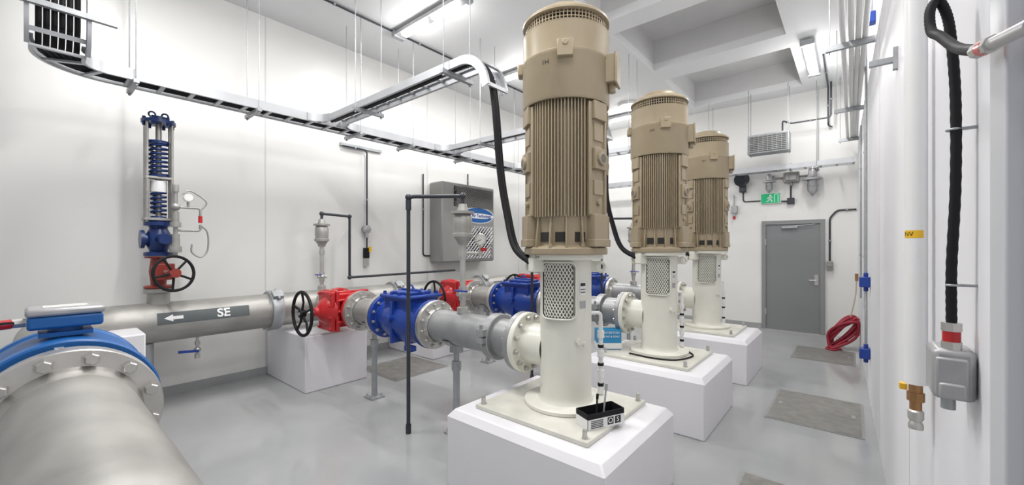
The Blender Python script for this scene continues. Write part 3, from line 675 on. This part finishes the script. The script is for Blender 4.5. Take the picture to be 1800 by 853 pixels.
def conduit(label,pts,r=.012,m='bpipe',fr=.06,clips=None):
    T=thing('conduit',label,'conduit',tuple(pts[-1]))
    MB().tube(fillet(pts,fr),r,10).obj('tube',T,m)
    for a,b in zip(pts,pts[1:]):
        a=V(a);b=V(b);L=(b-a).length
        if L<.25: continue
        d=(b-a).normalized(); n=max(1,int(L/1.2))
        for i in range(n): p=a+d*L*(i+.5)/n; MB().cyl(p-d*.012,p+d*.012,r*1.6,n=10).obj('clamp',T,'galv')
    return T
conduit('dark conduit along the ceiling feeding the lights',[(.5,4.86,CZ-.02),(9.4,4.86,CZ-.02)],.014)
conduit('dark conduit along the ceiling near the hatches',[(7.9,.35,CZ-.02),(9.5,.35,CZ-.02),(9.5,.35,3.9),(9.62,.3,3.9)],.013)
for i,y in enumerate((-.08,-.02,.04,.10)):
    o=MB().cyl((2.2,y-.03,3.58),(9.3,max(y-.03,-.045+.03*i),3.58),.022,n=16).obj('white_conduit',None,'white','white plastic conduit carried overhead along the wall',cat='conduit'); o['group']='overhead white conduits'
for x in(3.0,4.9,7.2,9.2):
    T=thing('trapeze_hanger','galvanised strut carrying white conduits','hanger',(x,.06,3.5),'conduit hangers')
    MB().bb((x-.02,yw(x)+.002,3.505),(x+.02,.20,3.558)).obj('strut',T,'galv')
    MB().cyl((x,.17,3.48),(x,.17,CZ),.0055,n=8).obj('threaded_rod',T,'galv')
# ------------------------------------------------------------ wall cabinet
T=thing('air_handling_cabinet','grey wall-mounted ventilation cabinet with louvred grilles','ventilation unit',(5.3,YL,1.4))
x0,x1,yf,z0,z1=4.65,6.0,5.5,1.38,2.82
MB().bb((x0,yf,z0),(x1,YL-.002,z1)).obj('body',T,'cab',bev=.03)
MB().bb((x0+.28,yf-.012,z1-.42),(x1-.06,yf+.001,z1-.06)).obj('grille_recess_shade',T,'dark')  # dark slab on the front, colour stands for shade behind the grille
mb=MB(); lattice(mb,lambda u,v:V((x0+.28+u,yf-.018,z1-.42+v)),1.01,.36,.045,.006,1,2); mb.obj('grille',T,'cab')
gx,gz=x0+.92,z0+.42
MB().bb((x0+.50,yf-.012,z0+.05),(x1-.06,yf+.001,z0+.68)).obj('fan_panel',T,'lgrey')
MB().cyl((gx,yf-.014,gz-.06),(gx,yf-.0115,gz-.06),.27,n=40).obj('fan_opening_shade',T,'dark')  # dark disc on the panel, painted as shade within the fan opening
mb=MB(); lattice(mb,lambda u,v:V((gx-.37+u,yf-.02,gz-.36+v)),.74,.60,.08,.009,1,2)
for r in(.08,.16,.24,.29): mb.torus((gx,yf-.02,gz-.06),(0,1,0),r,.006,32,6)
mb.obj('fan_grille',T,'lgrey')
lx,lz=x0+.90,z0+.88
for nm,ra,rb,o_,mt,zo in(('logo_plate',.42,.155,.001,'white',0),('logo_field',.40,.14,.007,'mblue',0),('logo_band',.42,.05,.0095,'white',-.01)):
    MB().prism([(ra*math.cos(2*pi*i/32),rb*math.sin(2*pi*i/32)) for i in range(32)],(lx,yf-o_,lz+zo),(1,0,0),(0,0,1),.006 if rb>.15 else .003).obj(nm,T,mt)
text('Safe Air Technology',.084,(lx,yf-.0135,lz-.01),(1,0,0),(0,0,1),'blue',T,bold=.002)
conduit('black conduit looping into the ventilation cabinet',[(4.5,YL-.02,2.95),(4.5,YL-.02,1.7),(4.5,YL-.02,1.5),(4.66,5.83,1.5)])
conduit('black conduit above the ventilation cabinet',[(5.6,YL-.012,3.1),(5.6,YL-.012,2.81)])
conduit('black conduit serving gas detector and pressure switch on wall',[(3.0,YL-.06,3.16),(3.39,YL-.06,3.16),(3.39,YL-.06,1.62)],.012)
MB().bb((2.98,YL-.045,3.17),(3.66,YL,3.21)).obj('wall_strut',None,'galv','galvanised wall strut holding conduit',cat='strut')
T=thing('gas_detector','small round grey gas detector on wall conduit','gas detector',(3.39,YL-.06,1.85))
MB().lathe([(0,0),(.06,0),(.065,.02),(.065,.07),(.05,.08),(0,.08)],(3.39,YL,1.93),(0,-1,0)).cyl((3.39,YL-.05,1.80),(3.39,YL-.05,1.88),.03).obj('housing',T,'lgrey')
T=thing('pressure_switch','small brass and black pressure switch on wall','switch',(3.39,YL-.06,1.38))
MB().box((3.39,YL-.04,1.56),(.07,.08,.16)).obj('housing',T,'black',bev=.008); MB().box((3.39,YL-.04,1.42),(.06,.07,.13)).obj('fitting',T,'ss2'); MB().box((3.43,YL-.085,1.62),(.04,.02,.08)).obj('lever',T,'yellow')
# ------------------------------------------------------------ far wall devices
T=thing('exit_sign','green running-man exit sign above the door','exit sign',(XF,1.27,2.53))
MB().bb((XF-.05,1.10,2.53),(XF-.002,1.44,2.74)).obj('sign_case',T,'white',bev=.005)
MB().bb((XF-.054,1.11,2.54),(XF-.0495,1.43,2.73)).obj('sign_face',T,'green')
fx=XF-.0565
def W2(a,b): return V((fx,1.27-a,2.635+b))
mb=MB()
mb.prism([(.025*.7*math.cos(t*pi/6),.025*.7*math.sin(t*pi/6)) for t in range(12)],W2(.0,.06)+V((.002,0,0)),(0,-1,0),(0,0,1),.002)
def stroke(a,b,w):
    a=V((a[0],a[1]));b=V((b[0],b[1]));n=(b-a).normalized();n=V((-n.y,n.x))*w/2
    q=[a+n,b+n,b-n,a-n]; mb.prism([(p.x,p.y) for p in q],W2(0,0)+V((.002,0,0)),(0,-1,0),(0,0,1),.002)
stroke((-.005,.04),(-.02,-.02),.028); stroke((-.0,.035),(.035,.012),.012); stroke((-.005,.03),(-.045,.015),.012); stroke((-.045,.015),(-.05,-.01),.012)
stroke((-.02,-.015),(.02,-.035),.016); stroke((.02,-.035),(.025,-.075),.014); stroke((-.02,-.015),(-.03,-.05),.016); stroke((-.03,-.05),(-.07,-.06),.014)
stroke((.07,-.08),(.07,.08),.01); stroke((.07,.08),(.13,.08),.01); stroke((.13,.08),(.13,-.08),.01)
mb.obj('running_figure',T,'wtext')
T=thing('alarm_horn','round black alarm horn on the end wall','alarm horn',(XF,1.76,2.9))
MB().lathe([(0,.0),(.05,0),(.05,.08),(.06,.1),(.14,.16),(.145,.17),(.12,.16),(.05,.12),(0,.11)],(XF-.002,1.76,3.05),(-1,0,0)).obj('horn',T,'bpipe'); MB().box((XF-.056,1.76,2.88),(.11,.12,.16)).obj('horn_box',T,'bpipe',bev=.01)
def beacon(y,z,s,lab):
    T=thing('explosion_proof_lamp',lab,'wall lamp',(XF,y,z))
    MB().cyl((XF,y,z+.05),(XF-.2,y,z+.05),.018).box((XF-.01,y,z+.05),(.02,.12,.12)).obj('arm',T,'galv')
    MB().lathe([(0,.14*s),(.035*s,.14*s),(.05*s,.08*s),(.06*s,0),(.12*s,-.03*s),(.12*s,-.05*s),(.06*s,-.055*s)],(XF-.2,y,z)).obj('hood',T,'lgrey')
    MB().lathe([(.055*s,-.055*s),(.055*s,-.2*s),(.03*s,-.25*s),(0,-.26*s)],(XF-.2,y,z)).obj('globe',T,'lgrey')
    g=MB()
    for i in range(6):
        a=i*pi/3; g.tube([(XF-.2+.07*s*math.cos(a),y+.07*s*math.sin(a),z-.05*s),(XF-.2+.07*s*math.cos(a),y+.07*s*math.sin(a),z-.2*s),(XF-.2,y,z-.28*s)],.006,6)
    g.torus((XF-.2,y,z-.13*s),(0,0,1),.07*s,.006); g.obj('cage',T,'galv')
beacon(.58,2.98,1.3,'grey caged explosion-proof lamp beside the junction box')
beacon(1.27,2.98,.9,'small caged strobe lamp above the exit sign')
T=thing('junction_box','cast grey junction box with conduit stubs on wall','junction box',(XF,.92,2.9))
MB().box((XF-.065,.92,3.02),(.13,.26,.2)).cyl((XF-.07,.92,2.85),(XF-.07,.92,3.3),.02).cyl((XF-.07,.6,3.02),(XF-.07,1.2,3.02),.02).box((XF-.14,.92,3.02),(.03,.2,.15)).obj('housing',T,'cab',bev=.015)
T=thing('junction_box','small dark switch box beside the exit sign','junction box',(XF,.93,2.5))
MB().box((XF-.04,.93,2.56),(.08,.12,.12)).cyl((XF-.04,.93,2.6),(XF-.04,.93,2.9),.014).cyl((XF-.04,.93,2.56),(XF-.04,1.09,2.56),.014).obj('housing',T,'bpipe',bev=.01)
T=thing('wall_sensor','small red-ended sensor on the end wall','sensor',(XF,1.92,2.3))
MB().box((XF-.05,1.92,2.45),(.1,.12,.16)).cyl((XF-.06,1.92,2.5),(XF-.06,1.92,2.75),.014).cyl((XF-.06,1.92,2.4),(XF-.06,1.92,2.3),.03).obj('housing',T,'lgrey',bev=.01); MB().cyl((XF-.06,1.92,2.3),(XF-.06,1.92,2.24),.028).obj('sensor_tip',T,'red')
conduit('black conduit linking horn and sensor',[(XF-.012,1.76,2.8),(XF-.012,1.76,2.6),(XF-.012,1.6,2.6),(XF-.012,1.44,2.6)])
conduit('black conduit bending down beside the door to a switch',[(XF-.02,-.05,2.34),(XF-.02,.22,2.34),(XF-.02,.33,2.2),(XF-.02,.33,1.35)],.016)
T=thing('door_switch','grey rotary switch box beside the door','switch',(XF,.33,1.2)); MB().box((XF-.045,.33,1.31),(.09,.10,.16)).cyl((XF-.09,.33,1.31),(XF-.12,.33,1.31),.03).obj('housing',T,'cab',bev=.01)
conduit('black conduit stepping up beside the unit heater',[(9.0,1.0,3.77),(9.0,1.0,4.0),(9.3,.9,4.0),(9.3,.3,4.0),(9.3,.3,4.64)],.014)
T=thing('unit_heater','grey suspended unit heater with louvred front','heater',(8.95,1.2,3.42))
MB().bb((8.85,.88,3.42),(9.12,1.55,3.78)).obj('casing',T,'galv',bev=.01); MB().bb((8.842,.91,3.45),(8.851,1.52,3.75)).obj('heater_core',T,'guard')
mb=MB()
for i in range(9): mb.box((8.838,1.215,3.467+.033*i),(.014,.61,.010),Matrix.Rotation(.5,3,'Y'))
for i in range(9): mb.bb((8.828,.92+.073*i,3.45),(8.834,.928+.073*i,3.75))
mb.obj('louvre_front',T,'galv')
for x in(8.87,9.1):
    for y in(.9,1.53): MB().bb((x-.006,y-.006,3.4),(x+.006,y+.006,CZ)).obj('hanger_rod',T,'galv')
# ------------------------------------------------------------ right wall objects
x=5.75; y=yw(x)+.035
T=thing('wall_conduit','grey vertical conduit with blue outlet boxes on wall','conduit',(x,y,.3),'wall conduits')
MB().tube(smooth([(x,y,4.6),(x,y,3.2),(x,y,2.4),(x,y,1.4),(x+.05,y,1.2),(x-.03,y,.9),(x,y,.6)]),.012,8).obj('tube',T,'galv')
for z in(1.28,.52): MB().box((x,y+.01,z),(.12,.09,.11)).cyl((x,y,z-.1),(x,y,z+.1),.02).obj('outlet_box',T,'blue',bev=.008)
x=4.9; y=yw(x)+.03
T=thing('wall_conduit','conduit drop with small blue box high on the wall','conduit',(x,y,3.6),'wall conduits')
MB().cyl((x,y,3.75),(x,y,4.64),.010,n=10).obj('tube',T,'galv'); MB().box((x,y+.005,3.72),(.09,.07,.10)).obj('outlet_box',T,'blue',bev=.008)
for xx in(6.6,7.9):
    conduit('thin grey conduit running up the wall',[(xx,yw(xx)+.012,.9),(xx,yw(xx)+.012,3.45)],.010,'galv')
x=3.1
T=thing('wall_bracket','galvanised strut bracket fixed to the wall','bracket',(x,yw(x),2.7)); MB().bb((x-.02,yw(x),2.64),(x+.02,yw(x)+.02,2.76)).bb((x-.015,yw(x),2.68),(x+.015,yw(x)+.12,2.71)).obj('strut',T,'galv')
x=1.97; y=yw(x)+.045
T=thing('hose_bib_pipe','white painted vertical pipe ending in a brass hose valve','pipe',(x,y,1.0))
MB().cyl((x,y,1.18),(x,y,CZ),.030).obj('pipe',T,'white')
MB().cyl((x,y,1.185),(x,y,1.15),.018).cyl((x,y,1.15),(x,y,1.12),.023,n=8).cyl((x,y,1.12),(x,y,1.09),.016).obj('brass_valve',T,'brass')
MB().lathe([(.016,1.09),(.021,1.085),(.021,1.06),(.015,1.05),(.02,1.04),(.02,1.025),(0,1.02)],(x,y,0)).obj('hose_outlet',T,'ss2')
MB().box((x+.025,y+.03,1.16),(.03,.02,.02)).obj('valve_lever',T,'yellow')
mb=MB(); aa=[math.radians(115+9*i) for i in range(12)]
L=[[mb.bm.verts.new((x+.0308*math.cos(a),y+.0308*math.sin(a),z)) for a in aa] for z in(1.682,1.708)]
for i in range(11): mb.face([L[0][i],L[0][i+1],L[1][i+1],L[1][i]])
mb.obj('yellow_label',T,'yellow')
am=math.radians(140)
text('NV',.020,(0,0,0),(1,0,0),(0,0,1),'btext',T,ext=.0003,wrap=lambda u_,v_,w_:V((x+.0315*math.cos(am+u_/.031),y+.0315*math.sin(am+u_/.031),1.695+v_)))
# junction box with flex cable
x=1.455; yb=yw(x)
T=thing('socket_box','cast grey electrical box with red cable gland on wall','junction box',(x,yb,1.27))
MB().box((x,yb+.038,1.348),(.115,.074,.12)).obj('housing',T,'lgrey',bev=.012)
MB().box((x-.062,yb+.043,1.345),(.016,.055,.09)).box((x-.072,yb+.043,1.315),(.014,.045,.035)).obj('cover',T,'lgrey',bev=.005)
MB().cyl((x+.045,yb+.05,1.34),(x+.075,yb+.06,1.365),.012).obj('hinge_knob',T,'lgrey')
MB().cyl((x-.03,yb+.045,1.29),(x-.03,yb+.045,1.262),.013).obj('drain_plug',T,'galv')
X0=x-.035; Y0=yb+.04
for a,b in((1.405,1.425),(1.45,1.47)): MB().cyl((X0,Y0,a),(X0,Y0,b),.018,n=8).obj('gland_nut',T,'ss2')
MB().cyl((X0,Y0,1.425),(X0,Y0,1.45),.016,n=16).obj('gland_ring',T,'red')
T=thing('flexible_conduit','black flexible conduit looping down the wall to a socket','cable',(X0,Y0,1.46))
pts=smooth([(X0,Y0,1.47),(X0,Y0,1.6),(X0-.005,Y0-.006,1.8),(X0-.005,Y0-.006,2.0),(X0,Y0,2.14),(X0,Y0+.008,2.21),(X0-.01,Y0+.024,2.245),(X0-.02,Y0+.038,2.22),(X0-.04,Y0+.038,2.165),(X0-.10,Y0+.03,2.125),(X0-.2,Y0+.02,2.06),(X0-.30,Y0+.015,2.015),(X0-.37,Y0+.012,1.99)],12)
MB().tube(pts,[.0102 if i%2 else .0093 for i in range(len(pts))],12).obj('sheath',T,'black')
for z in(1.56,1.93): MB().torus((X0-.003,Y0-.003,z),(0,0,1),.0115,.003,20,6).box((X0-.003,Y0-.025,z),(.012,.03,.006)).obj('clamp',T,'galv')
g=V(pts[-1]); e=V((-1,-.02,-.25)).normalized()
MB().cyl(g-e*.025,g+e*.015,.0135,n=8).obj('gland_nut',T,'ss2'); MB().cyl(g+e*.05,g+e*.075,.0135,n=8).obj('gland_nut',T,'ss2'); MB().cyl(g+e*.015,g+e*.05,.013).obj('gland_ring',T,'red')
MB().cyl(g+e*.075,g+e*.25,.010).obj('fitting_tube',T,'lgrey')
# ------------------------------------------------------------ floor items
def hatch(a,b,lab):
    T=thing('floor_hatch',lab,'floor hatch',((a[0]+b[0])/2,(a[1]+b[1])/2,0),'floor hatches')
    MB().bb((a[0],a[1],.0),(b[0],b[1],.006)).obj('hatch_frame',T,'hframe')
    MB().bb((a[0]+.02,a[1]+.02,.006),(b[0]-.02,b[1]-.02,.009)).obj('hatch_plate',T,'hatch')
    cxm=(a[0]+b[0])/2
    for yy in(b[1]-.09,a[1]+.06): MB().bb((cxm-.05,yy,.009),(cxm+.05,yy+.03,.014)).obj('lifting_handle',T,'galv')
for a,b in(((4.6,-.08),(5.62,.66)),((7.35,-.03),(8.3,.72)),((2.35,-.1),(3.38,.62)),((2.9,4.3),(3.75,5.15))): hatch(a,b,'chequered steel access hatch set in the floor')
T=thing('hose_coil','loose bundle of red water hose slumped against the wall','hose',(8.55,.12,0))
mb=MB(); rr=random.Random(7)
for i in range(9):
    ra=.30-.02*rr.random()*2; rb=.15-.11*((i*3)%8)/8; ph=math.radians(52+16*(rr.random()-.5)); cc=V((8.38+.033*i,.12+.03*(rr.random()-.5),.27+.03*(rr.random()-.5)))
    P_=[]; k1=rr.random()*6
    for j in range(32):
        t=2*pi*j/32; a_=ra*math.cos(t)*(1+.08*math.sin(3*t+k1)); b_=rb*math.sin(t)*(1+.2*math.sin(2*t+k1))
        h_=a_*math.cos(ph)-b_*math.sin(ph); z_=a_*math.sin(ph)+b_*math.cos(ph)
        p=cc+V((.03*math.sin(t*2+k1),-h_*.85,z_)); p.z=max(p.z,.02); p.y=max(p.y,yw(8.5)+.025); P_.append(p)
    mb.tube(P_,.021,8,True)
mb.tube(smooth([(8.42,.27,.03),(8.3,.33,.02),(8.2,.25,.02),(8.35,.15,.02)]),.018,8)
mb.obj('hose',T,'hose')
T=thing('tan_hose','tan hose hanging on the wall down to the coil','hose',(8.7,yw(8.7)+.03,.3)); yy=yw(8.7)+.04
MB().tube(smooth([(8.7,yy,1.15),(8.66,yy+.01,.9),(8.63,yy+.04,.7),(8.6,yy+.08,.5)]),.009,8).obj('hose',T,'tan'); MB().cyl((8.7,yy,1.1),(8.7,yy,1.22),.022).obj('wall_tap',T,'brass')
T=thing('parts_box','black open plastic box with printed white sides on pump base','box',(2.27,1.17,.56)); R=rotz(-25); bc=V((2.28,1.20,0)); Lb,Wb,Hb=.27,.12,.095
def lb(p): return bc+(R@V((p[0],p[1],0)))+V((0,0,p[2]))
mb=MB(); mb.box(lb((0,0,.563)),(Lb,Wb,.006),R)
for s in(1,-1): mb.box(lb((0,s*Wb/2,.56+Hb/2)),(Lb,.005,Hb),R); mb.box(lb((s*Lb/2,0,.56+Hb/2)),(.005,Wb,Hb),R)
mb.obj('box_body',T,'black')
MB().box(lb((0,-Wb/2-.0030,.56+.032)),(Lb,.001,.062),R).obj('printed_side',T,'white'); MB().box(lb((-Lb/2-.0030,0,.56+.032)),(.001,Wb,.062),R).obj('printed_side',T,'white')
mb=MB(); 
for i in range(5): mb.box(lb((-.07,-Wb/2-.0038,.572+.01*i)),(.09,.001,.005),R)
mb.box(lb((.03,-Wb/2-.0038,.595)),(.045,.001,.045),R).box(lb((.085,-Wb/2-.0038,.595)),(.045,.001,.045),R); mb.obj('print_mark',T,'btext')
text('O',.045,lb((.03,-Wb/2-.0048,.595)),R@V((1,0,0)),(0,0,1),'wtext',T,ext=.0004); text('S',.04,lb((.085,-Wb/2-.0048,.595)),R@V((1,0,0)),(0,0,1),'wtext',T,ext=.0004)
MB().tube([lb((.02,0,.567)),lb((.06,.02,.75))],.006,8).tube([lb((.06,.02,.75)),lb((.065,.022,.79))],.010,8).obj('screwdriver',None,'lgrey','grey slim screwdriver standing in the black box',cat='tool')
MB().tube([lb((-.03,0,.567)),lb((.0,.03,.70))],.006,8).tube([lb((.0,.03,.70)),lb((.005,.032,.73))],.009,8).obj('pen',None,'black','black pen standing in the black box',cat='pen')
T=thing('supply_carton','blue and white carton of seals on pump base','carton',(4.03,2.03,.53)); 
R=rotz(-50); bc=V((4.03,2.03,0))
MB().box(lb((0,0,.665)),(.26,.14,.21),R).obj('carton_body',T,'seal',bev=.004); MB().box(lb((0,0,.60)),(.265,.145,.06),R).obj('carton_band',T,'white')
text('PACKING & SEALS',.027,lb((0,-.073,.70)),R@V((1,0,0)),(0,0,1),'wtext',T,ext=.0005); text('CHESTERTON',.034,lb((0,-.073,.74)),R@V((1,0,0)),(0,0,1),'wtext',T,ext=.0005)
MB().tube(smooth([(3.95,1.75,.568),(3.92,1.5,.568),(4.0,1.3,.568),(4.25,1.22,.568),(4.4,1.3,.568)]),.008,6).obj('loose_strap',None,'black','thin black strap lying on the pump base plate',cat='strap')
# ------------------------------------------------------------ camera/world
cam=bpy.data.cameras.new('camera'); co=bpy.data.objects.new('camera',cam); COL.objects.link(co)
co.location=(0,0,1.65); a=math.radians(40)
co.rotation_euler=(pi/2,0,a-pi/2)
cam.sensor_width=36; cam.lens=714/1800*36; cam.shift_y=(435-426.5)/1800; cam.clip_start=.02
S.camera=co
w=bpy.data.worlds.new('world'); w.use_nodes=True; S.world=w
w.node_tree.nodes['Background'].inputs[0].default_value=(.95,.97,1,1); w.node_tree.nodes['Background'].inputs[1].default_value=.46
S.view_settings.view_transform='Standard'
